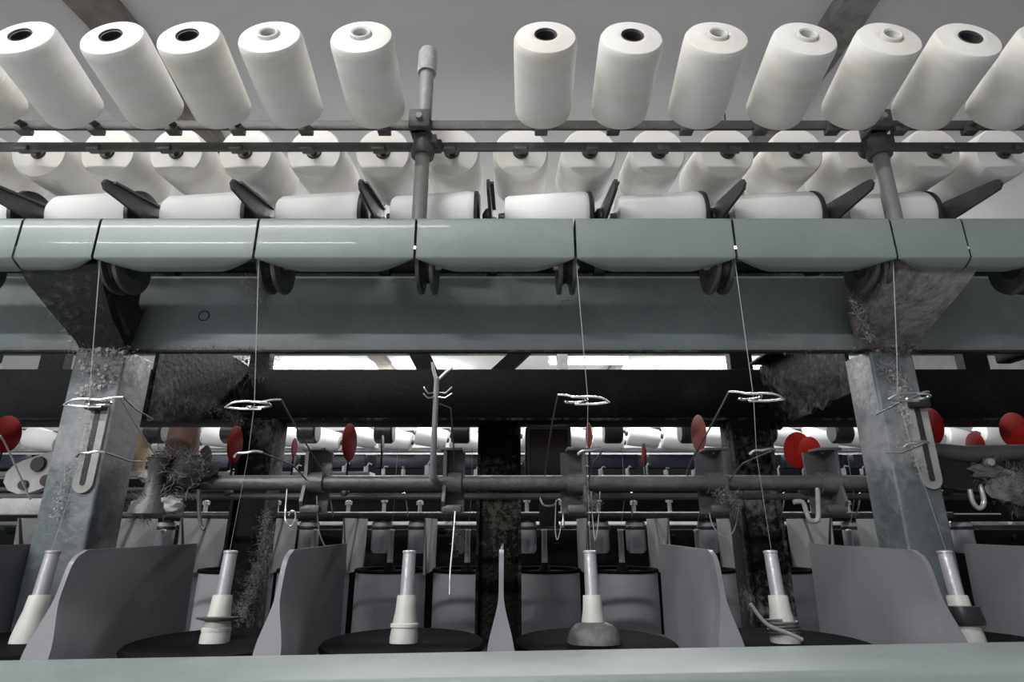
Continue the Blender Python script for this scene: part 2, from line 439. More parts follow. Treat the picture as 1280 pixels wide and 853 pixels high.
for i, x in enumerate(XARM):
    lab = 'white yarn cone lying behind the covers, just left of the %s cradle arm' % (['leftmost', 'second', 'third', 'fourth', 'fifth', 'sixth', 'seventh', 'eighth', 'rightmost'][i])
    loc = (x-.026, .94, .5305)
    if rc is None:
        rc = empty('yarn_cone', loc, lab, 'yarn cone', GP)
        Mx = Matrix.Rotation(-PI/2, 4, 'Y')
        MB().lathe([(.016, .002), (.048, .002), (.0515, .007), (.0525, .016), (.044, .146), (.040, .152), (.016, .153)], Mx, 48, closed=True).build('wound_yarn', M['yarn2'], rc)
        MB().lathe([(0, -.006), (.046, -.006), (.0525, -.003), (.0535, .003), (.047, .0035), (0, .0035)], Mx, 40).build('end_flange', M['black'], rc)
        MB().lathe([(0, .15), (.015, .15), (.013, .164), (0, .165)], Mx, 20).build('core_tube', M['core_dark'], rc)
    else:
        dup(rc, loc, lab)
# winding shaft under the cones that carries the arms
s = empty('cradle_shaft', (0, 1.005, .468), 'dark round shaft behind the covers carrying the cradle arms', 'shaft')
MB().tube([(-1.15, 0, 0), (1.15, 0, 0)], .012, 16).build('shaft', M['dark'], s)
for x in XARM: MB().lathe([(.0121, 0), (.018, 0), (.018, .02), (.0121, .02)], T((x-.01, 0, 0)) @ XA, 20, True).build('collar', M['black'], s)

tag(MB().box((0, 1.13, .490), (2.5, .02, .15), .002).build('back_channel', M['bracket']), 'dark dusty channel seen in the gap between covers and wide beam', 'channel')
# ================================================================= COVERS
SEAM = [-.902+.2502*k for k in range(8)]     # wheels sit at the seams; index 1..6 in view
def cover(xa, xb, ta, tb, label):
    """ta / tb: whether the lower chamfer is cut away towards that end"""
    m = MB(); rows = []
    n = 60; g = .0021
    x0, x1 = xa+g, xb-g
    for i in range(n+1):
        x = x0+(x1-x0)*i/n
        t = 1.0
        if ta: t = min(t, max(0, (x-x0)/.062))
        if tb: t = min(t, max(0, (x1-x)/.062))
        t = 1-(1-t)**1.35
        zt, zb, yf = .467, .395, .813
        yf2 = yf
        p = [(x, .905, .462), (x, yf+.016, zt+.0005), (x, yf+.008, zt-.001), (x, yf+.0025, zt-.004), (x, yf, zt-.009), (x, yf, zb+.0015), (x, yf+.0012, zb-.0008)]
        e = (yf+.0012+.016*t, zb-.0008-.0095*t)
        p += [(x, e[0]-.004*t, e[1]+.0022*t), (x, e[0], e[1]), (x, e[0]+.0015+.012*t, e[1]+.001)]
        rows.append(p)
    m.grid(rows)
    o = m.build('machine_cover', M['cover'], None, sharp=60, recalc=True)
    so = o.modifiers.new('thickness', 'SOLIDIFY'); so.thickness = .0022; so.offset = 0
    return tag(o, label, 'cover', 'green grey machine covers')
cover(-1.15, SEAM[0], True, True, 'green grey cover outside the left picture edge')
cover(SEAM[0], -.775, True, False, 'half cover at the left picture edge, green grey')
cover(-.775, SEAM[1], False, True, 'short green grey cover above the left column')
cover(SEAM[1], SEAM[2], True, True, 'full length green grey cover right of the left column')
cover(SEAM[2], SEAM[3], True, True, 'full length green grey cover left of the picture middle')
cover(SEAM[3], SEAM[4], True, True, 'full length green grey cover in the middle, scratched')
cover(SEAM[4], SEAM[5], True, True, 'full length green grey cover right of the picture middle')
cover(SEAM[5], SEAM[6], True, True, 'full length green grey cover left of the right column')
cover(SEAM[6], .713, True, False, 'short green grey cover above the right column')
cover(.713, SEAM[7], False, True, 'green grey cover at the right picture edge')

# feed wheels hanging under the seams
GW = 'yarn feed wheels under the cover seams'
def wheel_proto(loc, label, group, r=.046):
    t = empty('feed_wheel', loc, label, 'wheel', group)
    Mx = T((-.016, 0, 0)) @ XA
    for nm, a in (('rim', -.013), ('rim', .009)):
        MB().lathe([(r*.45, 0), (r*.80, .0), (r*.93, -.0015), (r, -.001), (r*1.02, .002), (r, .005), (r*.9, .0055), (r*.45, .004)], T((a, 0, 0)) @ XA, 44, True).build('flange', M['arm'], t)
    MB().lathe([(0, -.012), (r*.62, -.012), (r*.72, -.008), (r*.6, 0), (r*.72, .010), (r*.62, .013), (0, .013)], XA, 40).build('hub', M['black'], t)
    MB().tube([(-.02, 0, 0), (.022, 0, 0)], .006, 14).build('axle', M['steel'], t)
    MB().tube([(0, .0, .0), (0, .03, .025), (0, .065, .03)], .006, 8).build('holder', M['dark'], t)
    return t
wp = None
wl = ['outside the left edge', 'beside the left column bracket', 'with a lint tuft', 'at the middle left seam, facing edge on', 'at the middle right seam, facing edge on', 'left of the right column bracket', 'at the right column bracket', 'at the right picture edge']
for k, x in enumerate(SEAM):
    loc = (x+(.012 if k < 4 else -.010), .872, .4065)
    lab = 'dark grooved feed wheel under the cover seam '+wl[k]
    if k==3: lab = 'dark grooved feed wheel under the seam left of the middle cover, edge on'
    if k==4: lab = 'dark grooved feed wheel under the seam right of the middle cover, edge on'
    if wp is None: wp = wheel_proto(loc, lab, GW)
    else: dup(wp, loc, lab)

# ================================================================= FRONT BEAM, BRACKETS, COLUMNS
zbt, zbb = zat(345, .985), zat(439, .985)
r = empty('cross_beam', (0, .985, zbb), 'wide dusty green grey beam across the machine under the covers', 'beam')
m = MB(); m.box((0, .006, (zbt-zbb)/2), (2.6, .012, zbt-zbb), .003, seg=3); m.box((0, .045, zbt-zbb-.006), (2.6, .08, .008), .002)
m.build('beam_plate', M['beam'], r)
for bx in (-1.0, .95): MB().box((bx, .05, .06), (.03, .08, .12), .004).build('stiffener', M['dark'], r)
c = at(255, 395, .985)
MB().lathe([(.0085, -.0006), (.0095, -.0012), (.0102, -.0006), (.0095, .0006)], T((c.x, 0, c.z-zbb)) @ YA, 28, True).build('punched_ring', M['dark'], r)
MB().box((0, .001, -.0015), (2.6, .014, .004), .001).build('bottom_lip', M['bracket'], r)

GC = 'front columns of the machine'
def column(xa, xb, label, side):
    yf = .965
    w = xb-xa
    r = empty('column', (xa, yf, -H), label, 'column', GC)
    top = zbb+H-.002
    h = top
    MB().box((w/2, .04, h/2), (w, .08, h), .005, seg=3).build('post', M['column'], r)
    # slotted strip on the face
    if side < 0: p0, p1 = at(126, 506, yf), at(104, 617, yf)
    else: p0, p1 = at(1141, 503, yf), at(1166, 612, yf)
    zc0, zc1 = p0.z+H, p1.z+H
    xm = (p0.x+p1.x)/2-xa
    wv = .034
    def strip(ww, za, zb, th, y):
        pts = []
        for a in range(0, 181, 20): pts.append((xm+ww/2*math.cos(math.radians(a)), y, zb-ww/2+ww/2*math.sin(math.radians(a))))
        for a in range(180, 361, 20): pts.append((xm+ww/2*math.cos(math.radians(a)), y, za+ww/2+ww/2*math.sin(math.radians(a))))
        return pts
    m = MB(); m.prism(strip(wv, zc1, zc0+.004, .003, 0), (0, -.005, 0)); ss = m.build('slotted_strip', M['pipe'], r)
    m = MB(); m.prism(strip(.009, zc1+.012, zc0-.01, .001, -.005), (0, -.0008, 0)); m.build('slot', M['black'], ss)
    MB().box((xm, -.012, zc0-.004), (.030, .018, .016), .003).build('clamp_block', M['bracket'], r).name
    MB().tube([(xm, -.005, zc0-.006), (xm, -.02, zc0-.006)], .005, 6).build('bolt', M['steel'], r)
    return r
cl = column(-.763, -.6745, 'green grey lint covered machine column on the left', -1)
cr_ = column(.625, .700, 'green grey lint covered machine column on the right', 1)

def cover_bracket(bot, top, label, mt):
    # broad sloping arm from column top forward and up to the covers, wider at the top
    prof = [(.963, zbb-.004), (.963, zbb+.07), (.945, .36), (.93, .43), (.915, .452), (.86, .452), (.832, .392), (.850, .365), (.90, .325), (.942, zbb+.005), (.952, zbb-.004)]
    m = MB()
    def xr(z):
        t = max(0, min(1, (z-zbb)/(.39-zbb))); t = t**1.3
        return bot[0]+(top[0]-bot[0])*t, bot[1]+(top[1]-bot[1])*t
    a = [m.bm.verts.new((xr(z)[0], y, z)) for y, z in prof]
    b = [m.bm.verts.new((xr(z)[1], y, z)) for y, z in prof]
    m.bm.faces.new(a[::-1]); m.bm.faces.new(b)
    for i in range(len(a)):
        j = (i+1) % len(a); m.bm.faces.new((a[i], a[j], b[j], b[i]))
    m.bevel_all(.003, 2)
    r = empty('cover_bracket', (0, 0, 0), label, 'bracket', 'sloping brackets that carry the covers')
    m.build('casting', mt, r)
    # side webs
    for xx, sx in ((bot[0], -1), (bot[1], 1)):
        MB().prism([(xx+sx*.001, .94, zbb+.015), (xx+sx*.001, .962, zbb+.06), (xx+sx*.001, .90, .40), (xx+sx*.001, .86, .372)], (sx*.012, 0, 0)).build('rib', mt, r)
    return r
cover_bracket((-.748, -.668), (-.785, -.648), 'dark sloping bracket between the left column top and covers', M['bracket'])
cover_bracket((.606, .697), (.590, .742), 'dusty brownish bracket between the right column top and covers', M['bracket2'])

# depth plates behind the columns
def gusset(x, label, pts):
    m = MB(); m.prism([(x-.004, y, z) for y, z in pts], (.008, 0, 0)); m.bevel_all(.0015, 1)
    m.box((x-.02, (1.09+1.47)/2, .40), (.045, .36, .006), .001)
    return tag(m.build('cross_plate', M['gusset']), label, 'plate', 'linty plates running back from the columns')
def wavy(y0, z0, y1, z1, n, a, sd):
    return [(y0+(y1-y0)*i/n, z0+(z1-z0)*i/n+noise.noise(Vector((i*.9, sd, 0)))*a) for i in range(n+1)]
gusset(-.705, 'dark lint crusted plate running back from the left column', wavy(1.10, .188, 1.49, .262, 14, .012, 3)+[(1.49, .40), (1.10, .40)])
gusset(.665, 'dark lint crusted plate running back from the right column', wavy(1.10, .245, 1.49, .225, 14, .014, 8)+[(1.49, .40), (1.10, .40)])
# rear beam
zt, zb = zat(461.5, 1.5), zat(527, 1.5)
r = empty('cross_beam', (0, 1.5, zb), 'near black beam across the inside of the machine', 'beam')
MB().box((0, .05, (zt-zb)/2), (3.8, .10, zt-zb), .003).build('box_section', M['dark'], r)  # dirty inside face; the beam's shade is put into the near-black colour too
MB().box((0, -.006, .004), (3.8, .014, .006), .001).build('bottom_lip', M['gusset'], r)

# inner columns
GI = 'dark columns inside the machine'
def icol(xa, xb, y, label, mt, z1=None, d=.07):
    m = MB(); z1 = zb if z1 is None else z1
    m.box(((xa+xb)/2, y+d/2, (z1-H)/2), (xb-xa, d, z1+H), .004)
    # flanges make an open channel
    m.box((xa+.004, y-.008, (z1-H)/2), (.008, .02, z1+H), .001)
    m.box((xb-.004, y-.008, (z1-H)/2), (.008, .02, z1+H), .001)
    return tag(m.build('inner_column', mt), label, 'column', GI)
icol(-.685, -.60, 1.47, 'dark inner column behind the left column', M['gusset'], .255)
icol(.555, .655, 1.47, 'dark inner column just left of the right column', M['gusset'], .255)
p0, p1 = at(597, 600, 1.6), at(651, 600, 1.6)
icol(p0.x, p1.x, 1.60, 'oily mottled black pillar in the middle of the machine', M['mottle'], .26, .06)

# brown smoked box
p0, p1 = at(657, 533, 1.55), at(716, 603, 1.55)
r = empty('smoked_box', ((p0.x+p1.x)/2, 1.55, p1.z), 'brown smoked plastic box beside the mottled pillar', 'box')
w = p1.x-p0.x; h = p0.z-p1.z
MB().box((0, .05, h/2), (w, .10, h), .006).build('case', M['brown'], r)
m = MB()
for sx in (-1, 1): m.box((sx*w*.44, -.002, h/2), (.006, .006, h*.96), .001)
m.box((0, -.002, h*.96), (w*.9, .006, .005), .001)
m.build('frame', M['creel'], r)
MB().box((0, .05, -.055), (w*.4, .05, .11), .003).build('support', M['dark'], r)

# ================================================================= GUIDE BAR with brackets
YB = 1.076; ZB = zat(604, YB)
r = empty('guide_bar', (0, YB, ZB), 'thick grey horizontal bar with upright brackets behind the thread guides', 'bar')
MB().tube([(-.64, 0, 0), (.64, 0, 0)], .0135, 22).build('bar', M['barm'], r)
for i, x in enumerate((-.371, -.121, .130, .383, .588)):
    m = MB()
    s = 1 if x < 0 else -1
    zt_, zb_ = zat(563, YB)-ZB, zat(641, YB)-ZB
    m.prism([(x-.003, -.02, zt_), (x-.003, .03, zt_-.004), (x-.003, .036, zt_-.03), (x-.003, .02, zb_), (x-.003, -.018, zb_+.004), (x-.003, -.028, zb_+.018), (x-.003, -.016, 0)], (.006, 0, 0))
    m.prism([(x-.003, .024, zt_-.002), (x-.003, .030, zt_-.002), (x-.003, .026, zb_), (x-.003, .02, zb_)], (s*.036, 0, 0))
    m.box((x+s*.014, -.014, zb_+.006), (.036, .016, .014), .004)
    m.box((x+s*.010, .0, zt_), (.04, .045, .005), .001)
    m.tube([(x-s*.004, 0, 0), (x+s*.03, 0, 0)], .019, 20)
    m.build('bracket', M['barm'], r)
# second and third thin bars
def thin_bar(Y, py, label, xr, rad=.007):
    z = zat(py, Y)
    o = MB().tube([(xr[0], Y, z), (xr[1], Y, z)], rad, 12).build('thin_bar', M['barm'])
    return tag(o, label, 'bar'), z
_, zb2 = thin_bar(1.25, 621, 'thin grey bar just below and behind the guide bar', (-1.3, 1.3))
_, zb3 = thin_bar(1.68, 612, 'thin dark bar deep inside the machine under small red discs', (-1.7, 1.7), .006)

# red discs
GR = 'red signal discs'
def red_disc(px, py, Y, rad, label, mt, zbar, tilt=0):
    p = at(px, py, Y)
    r = empty('red_disc', (p.x, Y, zbar+.007), label, 'disc', GR, (0, 0, tilt))
    zc = p.z-zbar-.007
    MB().lathe([(0, -.0016), (rad*.93, -.0016), (rad, 0), (rad*.93, .0016), (0, .0016)], T((0, 0, zc)) @ XA, 40).build('disc', mt, r)
    MB().tube([(0, 0, zc-rad*.95), (0, 0, 0)], .0022, 8).build('stem', M['dark'], r)
    MB().box((0, 0, .0), (.012, .02, .012), .002).build('clip', M['black'], r)
red_disc(8, 543, 1.25, .040, 'big red disc at the left picture edge', M['red'], zb2)
red_disc(294, 556, 1.25, .040, 'upright dark red disc between the left column and the dark column', M['red'], zb2, .05)
red_disc(437, 553, 1.25, .0405, 'tall narrow red disc under the black beam, left of the silver rod', M['red'], zb2, -.12)
red_disc(736, 545, 1.25, .028, 'thin faded red disc seen almost edge on by the middle thread', M['redfade'], zb2, .08)
red_disc(873, 542, 1.25, .040, 'faded red disc above the bar, right of the middle', M['redfade'], zb2, .10)
red_disc(997, 563, 1.25, .0385, 'left one of the two overlapping bright red discs', M['red'], zb2, .36)
red_disc(1012, 565, 1.20, .031, 'right smaller one of the two overlapping bright red discs', M['red'], zb2, .30)
red_disc(1163, 534, 1.25, .041, 'red disc half hidden behind the right column', M['red'], zb2)
red_disc(1267, 538, 1.25, .038, 'red disc at the right picture edge', M['red'], zb2)
red_disc(257, 572, 1.5-.10, .028, 'small brown red disc close beside the linty clamp', M['redbrown'], zb2)
red_disc(368, 560, 1.68, .028, 'small red disc left of the first bar bracket', M['red'], zb3, .1)
red_disc(478, 557, 1.68, .030, 'thin dark red disc seen edge on left of the silver rod', M['redbrown'], zb3, .1)
red_disc(805, 568, 1.68, .032, 'small vivid red disc above the bar between middle brackets', M['red'], zb3, -.04)
red_disc(909, 562, 1.68, .022, 'tiny vivid red disc behind the fourth bar bracket', M['red'], zb3, -.3)
red_disc(1219, 556, 1.68, .036, 'small dark red disc low beside the right column', M['red'], zb3)

# ================================================================= THREAD GUIDES, THREADS
XS = [-.643, -.394, -.1435, .109, .362, .606]      # spindles
GG = 'wire thread guides'
def pig(cx, cy, cz, r, a0, a1, n=18, dz=.0):
    return [(cx+r*math.cos(math.radians(a0+(a1-a0)*i/n)), cy+r*.75*math.sin(math.radians(a0+(a1-a0)*i/n)), cz+dz*i/n) for i in range(n+1)]
wl = ['on the left column face', 'right of the left column', None, 'in the middle on the thread', 'left of the right column', 'on the right column face']
ZG = zat(503, .84); ZG2 = zat(566, .84)
for i, px, py, fl in ((0, 118, 505, 1), (1, 318, 508, 1), (3, 727, 502, -1), (4, 944, 498, -1), (5, 1140, 498, 1)):
    p = at(px, py, .84)
    r = empty('thread_guide', (p.x, .84, p.z), 'bright bent wire thread guide '+wl[i], 'thread guide', GG)
    wr = .0017
    m = MB()
    pts = [(fl*-.040, -.006, -.003), (fl*-.028, -.010, .003), (fl*-.01, -.008, .0055), (fl*.01, -.002, .006), (fl*.022, .004, .010), (fl*.034, .010, .012)]
    m.tube(cr(pts), wr, 8)
    m.tube(pig(fl*.008, -.002, -.002, .016, 200, -120, dz=.006), wr*1.15, 8)
    m.tube([(fl*-.038, -.006, -.003), (fl*-.02, .001, -.004), (fl*.01, .002, -.004)], wr*1.1, 8)
    m.build('pigtail', M['chrome'], r)
    m = MB()
    x1 = fl*.034
    if i in (0, 5): m.tube([(x1, .010, .012), (x1*.6, .06, .005), (x1*.5, .118, -.003)], .0013, 8)
    else: m.tube(cr([(x1, .010, .012), (x1*1.15, .07, -.02), (x1*1.25, .20, -.072), (x1*1.25, YB-.84, ZB-p.z+.012)]), .0013, 8)
    m.build('holding_wire', M['barm'], r)
GL = 'small lower wire guides'
for i, px, py in ((0, 115, 568), (1, 312, 568), (3, 741, 565), (4, 955, 565), (5, 1147, 556)):
    p = at(px, py, .86)
    r = empty('lower_guide', (p.x, .86, p.z), 'short bright wire hook under the thread guide '+wl[i], 'thread guide', GL)
    MB().tube(cr([(-.022, 0, -.004), (-.016, -.003, .001), (-.004, -.004, .0015), (.008, -.002, .004), (.018, .002, .003)]), .0021, 8).build('hook', M['chrome'], r)
    yb = (.105 if i in (0, 5) else YB-.86)
    MB().tube([(.016, .002, .003), (.018, yb*.6, -.004), (.018, yb, (0 if i in (0, 5) else ZB-p.z))], .0013, 8).build('holding_wire', M['barm'], r)
# silver rod with splayed top
p0, p1 = at(546, 468, .93), at(541, 592, 1.03)
r = empty('guide_rod', (p1.x, p1.y, p1.z), 'silver vertical rod with splayed top and small side wires', 'rod')
q = p0-p1
MB().tube([(0, .04, -.012), (0, .012, -.006), (0, 0, .0), q*.5, q*.97], [.007, .0075, .006, .0048, .0042], 14).build('rod', M['steel'], r)
m = MB()
m.tube([q*.93, q*1.02+Vector((-.006, 0, .004)), q*1.05+Vector((-.008, 0, .012))], .003, 8)
m.tube([q*.93, q*1.0+Vector((.016, 0, .004)), q*1.02+Vector((.026, .0, .008))], .0024, 8)
m.build('fork', M['steel'], r)
for sx, l in ((-1, .020), (1, .028)):
    for dz in (.0, .008):
        MB().tube([q*.78+Vector((0, 0, dz)), q*.78+Vector((sx*l*.6, -.01, -.004+dz)), q*.78+Vector((sx*l, -.012, .003+dz*1.4))], .0014, 7).build('side_wire', M['chrome'], r)
MB().tube([q*.72+Vector((.003, 0, 0)), q*.68+Vector((.026, .0, -.002)), q*.30+Vector((.032, .02, 0)), (.034, .05, .0)], .0013, 7).build('long_wire', M['barm'], r)

GT = 'white threads running down from the feed wheels'
tl = ['beside the left column bracket', 'right of the left column', None, 'in the middle', 'left of the right column', 'in front of the right column']
for i in (0, 1, 3, 4, 5):
    xw = SEAM[i+1]+(.002)
    top = Vector((xw, .826, .402))
    gx = {0: at(118, 505, .84), 1: at(318, 505, .84), 3: at(735, 502, .84), 4: at(942, 498, .84), 5: at(1122, 498, .84)}[i]
    pts = [top+Vector((0, .012, .02)), top, gx]
    if i == 5: pts = [top+Vector((0, .012, .02)), top, at(1121, 442, .83), gx]
    if i == 0: pts[-1] = at(111, 503, .84)
    low = Vector((gx.x+(XS[i]-gx.x)*.6, .86, ZG2))
    pts += [low, Vector((XS[i], .855, -.036))]
    o = MB().tube(pts, [.0006, .0008, .0006, .0003, .00025] if len(pts) == 5 else [.0006, .0008, .0007, .0006, .0003, .00025], 7).build('thread', M['thread'])
    tag(o, 'thin white thread hanging from the feed wheel '+tl[i], 'thread', GT)
def free_thread(pts, label, rad=.0009, mt='threadg'):
    tag(MB().tube(cr(pts), rad, 7).build('loose_thread', M[mt]), label, 'thread', 'loose threads')
free_thread([at(150, 497, .86), at(172, 535, .93), at(198, 575, 1.02)], 'taut grey thread slanting from left column guide to the linty clamp', .0012)
free_thread([at(0, 545, .86), at(10, 562, .9), at(38, 625, .95)], 'grey thread slanting behind the left picture edge disc', .0014)
free_thread([at(739, 615, 1.06), at(741, 650, 1.06), at(744, 676, 1.05), at(748, 650, 1.05), at(750, 615, 1.06)], 'hanging loop of grey thread right of the third bracket')
free_thread([at(884, 620, 1.1), at(890, 655, 1.1), at(906, 671, 1.1), at(918, 662, 1.1), at(924, 630, 1.1)], 'wide hanging loop of pale thread near the dark column')
free_thread([at(695, 628, 1.1), at(694, 660, 1.1), at(697, 675, 1.1), at(703, 650, 1.1)], 'short hanging thread loop beside the smoked box')
free_thread([at(396, 620, 1.06), at(399, 665, 1.08), at(410, 690, 1.1)], 'grey thread falling from the first bar bracket')
# U hooks and curved needle
def hook(pts, rad, label, mt='steel'):
    tag(MB().tube(cr(pts), rad, 10).build('hook', M[mt]), label, 'hook', 'hooks hanging from the bars')
hook([at(359, 612, 1.07), at(357, 636, 1.06), at(357, 650, 1.05), at(363, 658, 1.05), at(369, 650, 1.05), at(369, 641, 1.05), at(364, 639, 1.05), at(361, 645, 1.05)], .0016, 'bright wire loop hook left of the first bar bracket', 'chrome')
hook([at(992, 628, 1.0), at(1003, 628, 1.0), at(1008, 640, 1.0), at(1012, 650, 1.0), at(1019, 652, 1.0), at(1023, 645, 1.0), at(1022, 612, 1.04)], .0040, 'thick grey S hook below the bar left of the right column', 'pipe')
hook([at(249, 612, 1.05), at(249, 640, 1.05), at(252, 658, 1.05), at(256, 662, 1.05)], .0035, 'dark J hook under the linty clamp', 'barm')
hook([at(569, 640, 1.0), at(566, 680, .98), at(563, 712, .97), at(562, 744, .96)], .0015, 'long thin curved steel needle hanging under the second bracket', 'steel')
hook([at(675, 624, 1.2), at(680, 632, 1.18), at(692, 632, 1.18), at(696, 626, 1.2), at(703, 628, 1.18), at(704, 660, 1.16)], .0022, 'bright bent wire bracket under the bar beside the pillar', 'chrome')
hook([at(1222, 600, 1.12), at(1226, 610, 1.1), at(1230, 628, 1.1), at(1224, 636, 1.1), at(1216, 628, 1.1), at(1212, 612, 1.1)], .0042, 'white metal loop at the right of the right column', 'steel')

# ================================================================= LINT COATED CLAMP and side castings
def blob(m, c, r, sq=(1, 1, 1), sd=0, sub=3, amp=.35, fr=2.2):
    res = bmesh.ops.create_icosphere(m.bm, subdivisions=sub, radius=1.0)
    for v in res['verts']:
        n = noise.noise(v.co*fr+Vector((sd*3.7, sd, 0)))*amp+noise.noise(v.co*fr*3+Vector((sd, 9, 0)))*amp*.45
        v.co = Vector(c)+Vector((v.co.x*sq[0], v.co.y*sq[1], v.co.z*sq[2]))*r*(1+n)
    return m
p = at(213, 600, 1.05)
r = empty('bar_clamp', (p.x, 1.05, p.z), 'lint wrapped clamp at the left end of the guide bar', 'clamp')
m = MB(); blob(m, (0.02, .02, .012), .038, (1.35, 1, .8), 1); blob(m, (-.02, 0, .02), .024, (1, .8, 1), 2)
m.build('clamp_body', M['bracket'], r)
m = MB()
m.lathe([(.0, -.062), (.033, -.058), (.030, -.045), (.017, -.03), (.012, .0), (.016, .03), (.02, .036), (0, .04)], T((-.015, -.02, 0)), 26)
m.build('funnel', M['barm'], r)
m = MB(); blob(m, (-.035, -.01, .006), .014, (1.2, 1, .8), 3); blob(m, (.01, -.012, -.045), .022, (1.3, .8, .7), 5); blob(m, (-.03, -.012, -.05), .016, (1.3, .8, .7), 6)
m.build('lint_coat', M['lint'], r)

def fibres(m, c, r, n, ln, sd):
    rnd = random.Random(sd); c = Vector(c)
    for k in range(n):
        u = Vector((rnd.gauss(0, 1), rnd.gauss(0, 1), rnd.gauss(0, 1))).normalized()
        e = Vector((rnd.gauss(0, 1), rnd.gauss(0, 1), rnd.gauss(0, 1))).normalized()
        p_ = c+u*r*rnd.uniform(.8, 1.1)
        m.tube([p_, p_+e*ln*.5+u*ln*.15, p_+e*ln*.7+u*ln*.4], rnd.uniform(.00025, .0006), 3, cap=False)
m = MB()
fibres(m, (.02, .0, .012), .044, 420, .02, 3); fibres(m, (-.025, -.012, -.045), .024, 260, .016, 4); fibres(m, (-.02, -.01, .02), .026, 200, .014, 5)
m.build('fibre_coat', M['lintd'], r)

def casting(px, py, Y, label, fl):
    p = at(px, py, Y)
    r = empty('yarn_tensioner', (p.x, Y, p.z), label, 'tensioner', 'cast arms beside the columns')
    m = MB()
    pts = []
    for a in range(0, 360, 20):
        rr = .045*(1+.25*math.sin(math.radians(a*2+40)))
        pts.append((rr*math.cos(math.radians(a))*1.1, 0, rr*math.sin(math.radians(a))*.9+.01))
    m.prism(pts, (0, .02, 0)); m.bevel_all(.004, 2)
    m.box((fl*-.01, .01, -.05), (.10, .02, .03), .005)
    m.build('casting', M['pipe'], r)
    for (hx, hz, hr) in ((.0, .025, .014), (fl*.022, -.004, .011), (-.018*fl, -.012, .009)):
        MB().lathe([(0, 0), (hr*.9, 0), (hr, .002), (hr*.9, .006), (0, .006)], T((hx, .0, hz)) @ Matrix.Rotation(PI/2, 4, 'X'), 20).build('dark_boss', M['black'], r)
    MB().tube([(0, .02, 0), (0, .2, 0)], .012, 12).build('pivot', M['barm'], r)
casting(45, 598, 1.08, 'pale cast arm with dark bosses behind the left column', 1)
# linty arm at the right
p = at(1215, 610, 1.10)
r = empty('yarn_tensioner', (p.x, 1.10, p.z), 'lint laden dark arm and tube right of the right column', 'tensioner', 'cast arms beside the columns')
MB().tube([(-.07, 0, .07), (.0, 0, .062), (.16, 0, .066)], [.014, .0155, .015], 18).build('tube', M['barm'], r)
m = MB(); m.prism([(-.06, 0, .05), (.16, 0, .05), (.16, 0, -.06), (.07, 0, -.05), (.03, 0, -.01), (-.05, 0, .0)], (0, .03, 0)); m.bevel_all(.004)
m.build('arm_plate', M['bracket'], r)
m = MB(); blob(m, (.07, -.005, .0), .03, (1.5, .5, 1), 11); blob(m, (.12, -.005, -.02), .028, (1.3, .5, 1), 12); blob(m, (.03, -.005, .03), .02, (1.5, .5, .7), 13)
m.build('lint_coat', M['lintd'], r)
m = MB(); fibres(m, (.08, .0, .0), .036, 500, .022, 7); fibres(m, (.13, .0, -.02), .034, 400, .022, 8); fibres(m, (.03, .0, .03), .022, 260, .018, 9); m.build('fibre_coat', M['lintd'], r)
MB().lathe([(0, 0), (.008, 0), (.007, .01), (0, .011)], T((.03, -.012, .045)) @ Matrix.Rotation(PI/2, 4, 'X'), 12).build('bolt', M['steel'], r)

# ================================================================= SEPARATORS
def sep_mesh(Yn_b, Yn_t, Yf_b, Yf_t, Zt, Zb, wedge, name_mat, flip=False):
    m = MB()
    NS, NT = 26, 22
    def P(s, t):
        # t=0 bottom, 1 top ; s=0 near, 1 far
        yn = Yn_b+(Yn_t-Yn_b)*t
        yf = Yf_b+(Yf_t-Yf_b)*t
        z = Zb+(Zt-Zb)*t
        # rounded near top corner
        rad = .022
        y = yn+(yf-yn)*s
        dzt = Zt-z
        if dzt < rad:
            off = rad-math.sqrt(max(0, rad*rad-(rad-dzt)**2))
            y = yn+off*(.8) + (yf-yn-off*.8)*s
        return y, z
    def hw(s, t):
        a = max(0, 1-s/.42)
        lo = max(0, min(1, (.68-t-.5*s)/.46)); lo = lo*lo*(3-2*lo)
        rim = .0014 if s < .06 else 0
        return .0014+wedge*lo*min(1, a*1.6)+rim
    front = [[(hw(i/NS, j/NT),)+P(i/NS, j/NT) for i in range(NS+1)] for j in range(NT+1)]
    back = [[(-hw(i/NS, j/NT),)+P(i/NS, j/NT) for i in range(NS+1)] for j in range(NT+1)]
    F_ = [[m.bm.verts.new(p) for p in row] for row in front]
    B_ = [[m.bm.verts.new(p) for p in row] for row in back]
    for j in range(NT):
        for i in range(NS):
            m.bm.faces.new((F_[j][i], F_[j][i+1], F_[j+1][i+1], F_[j+1][i]))
            m.bm.faces.new((B_[j][i], B_[j+1][i], B_[j+1][i+1], B_[j][i+1]))
    for j in range(NT):
        m.bm.faces.new((F_[j][0], F_[j+1][0], B_[j+1][0], B_[j][0]))
        m.bm.faces.new((F_[j][NS], B_[j][NS], B_[j+1][NS], F_[j+1][NS]))
    for i in range(NS):
        m.bm.faces.new((F_[NT][i], F_[NT][i+1], B_[NT][i+1], B_[NT][i]))
        m.bm.faces.new((F_[0][i], B_[0][i], B_[0][i+1], F_[0][i+1]))
    return m
GS = 'grey separator plates between the near spindles'
XSEP = [-.767, -.517, -.269, -.014, .241, .487, .735]
sl = ['dark grey separator plate at the left picture edge', 'large dark grey separator plate in front of the left column', 'grey separator plate between the second and third spindle',
      'separator plate seen edge on in the middle', 'pale grey curved separator plate right of the middle spindle', 'large pale grey separator plate in front of the right column', 'dark grey separator plate at the right picture edge']
so = sep_mesh(-.165, -.132, .14, .135, .0, -.14, .0125, None).build('separator_plate', M['sep'], None, loc=W((XSEP[0], .86, -.030)), sharp=50)
tag(so, sl[0], 'separator plate', GS)
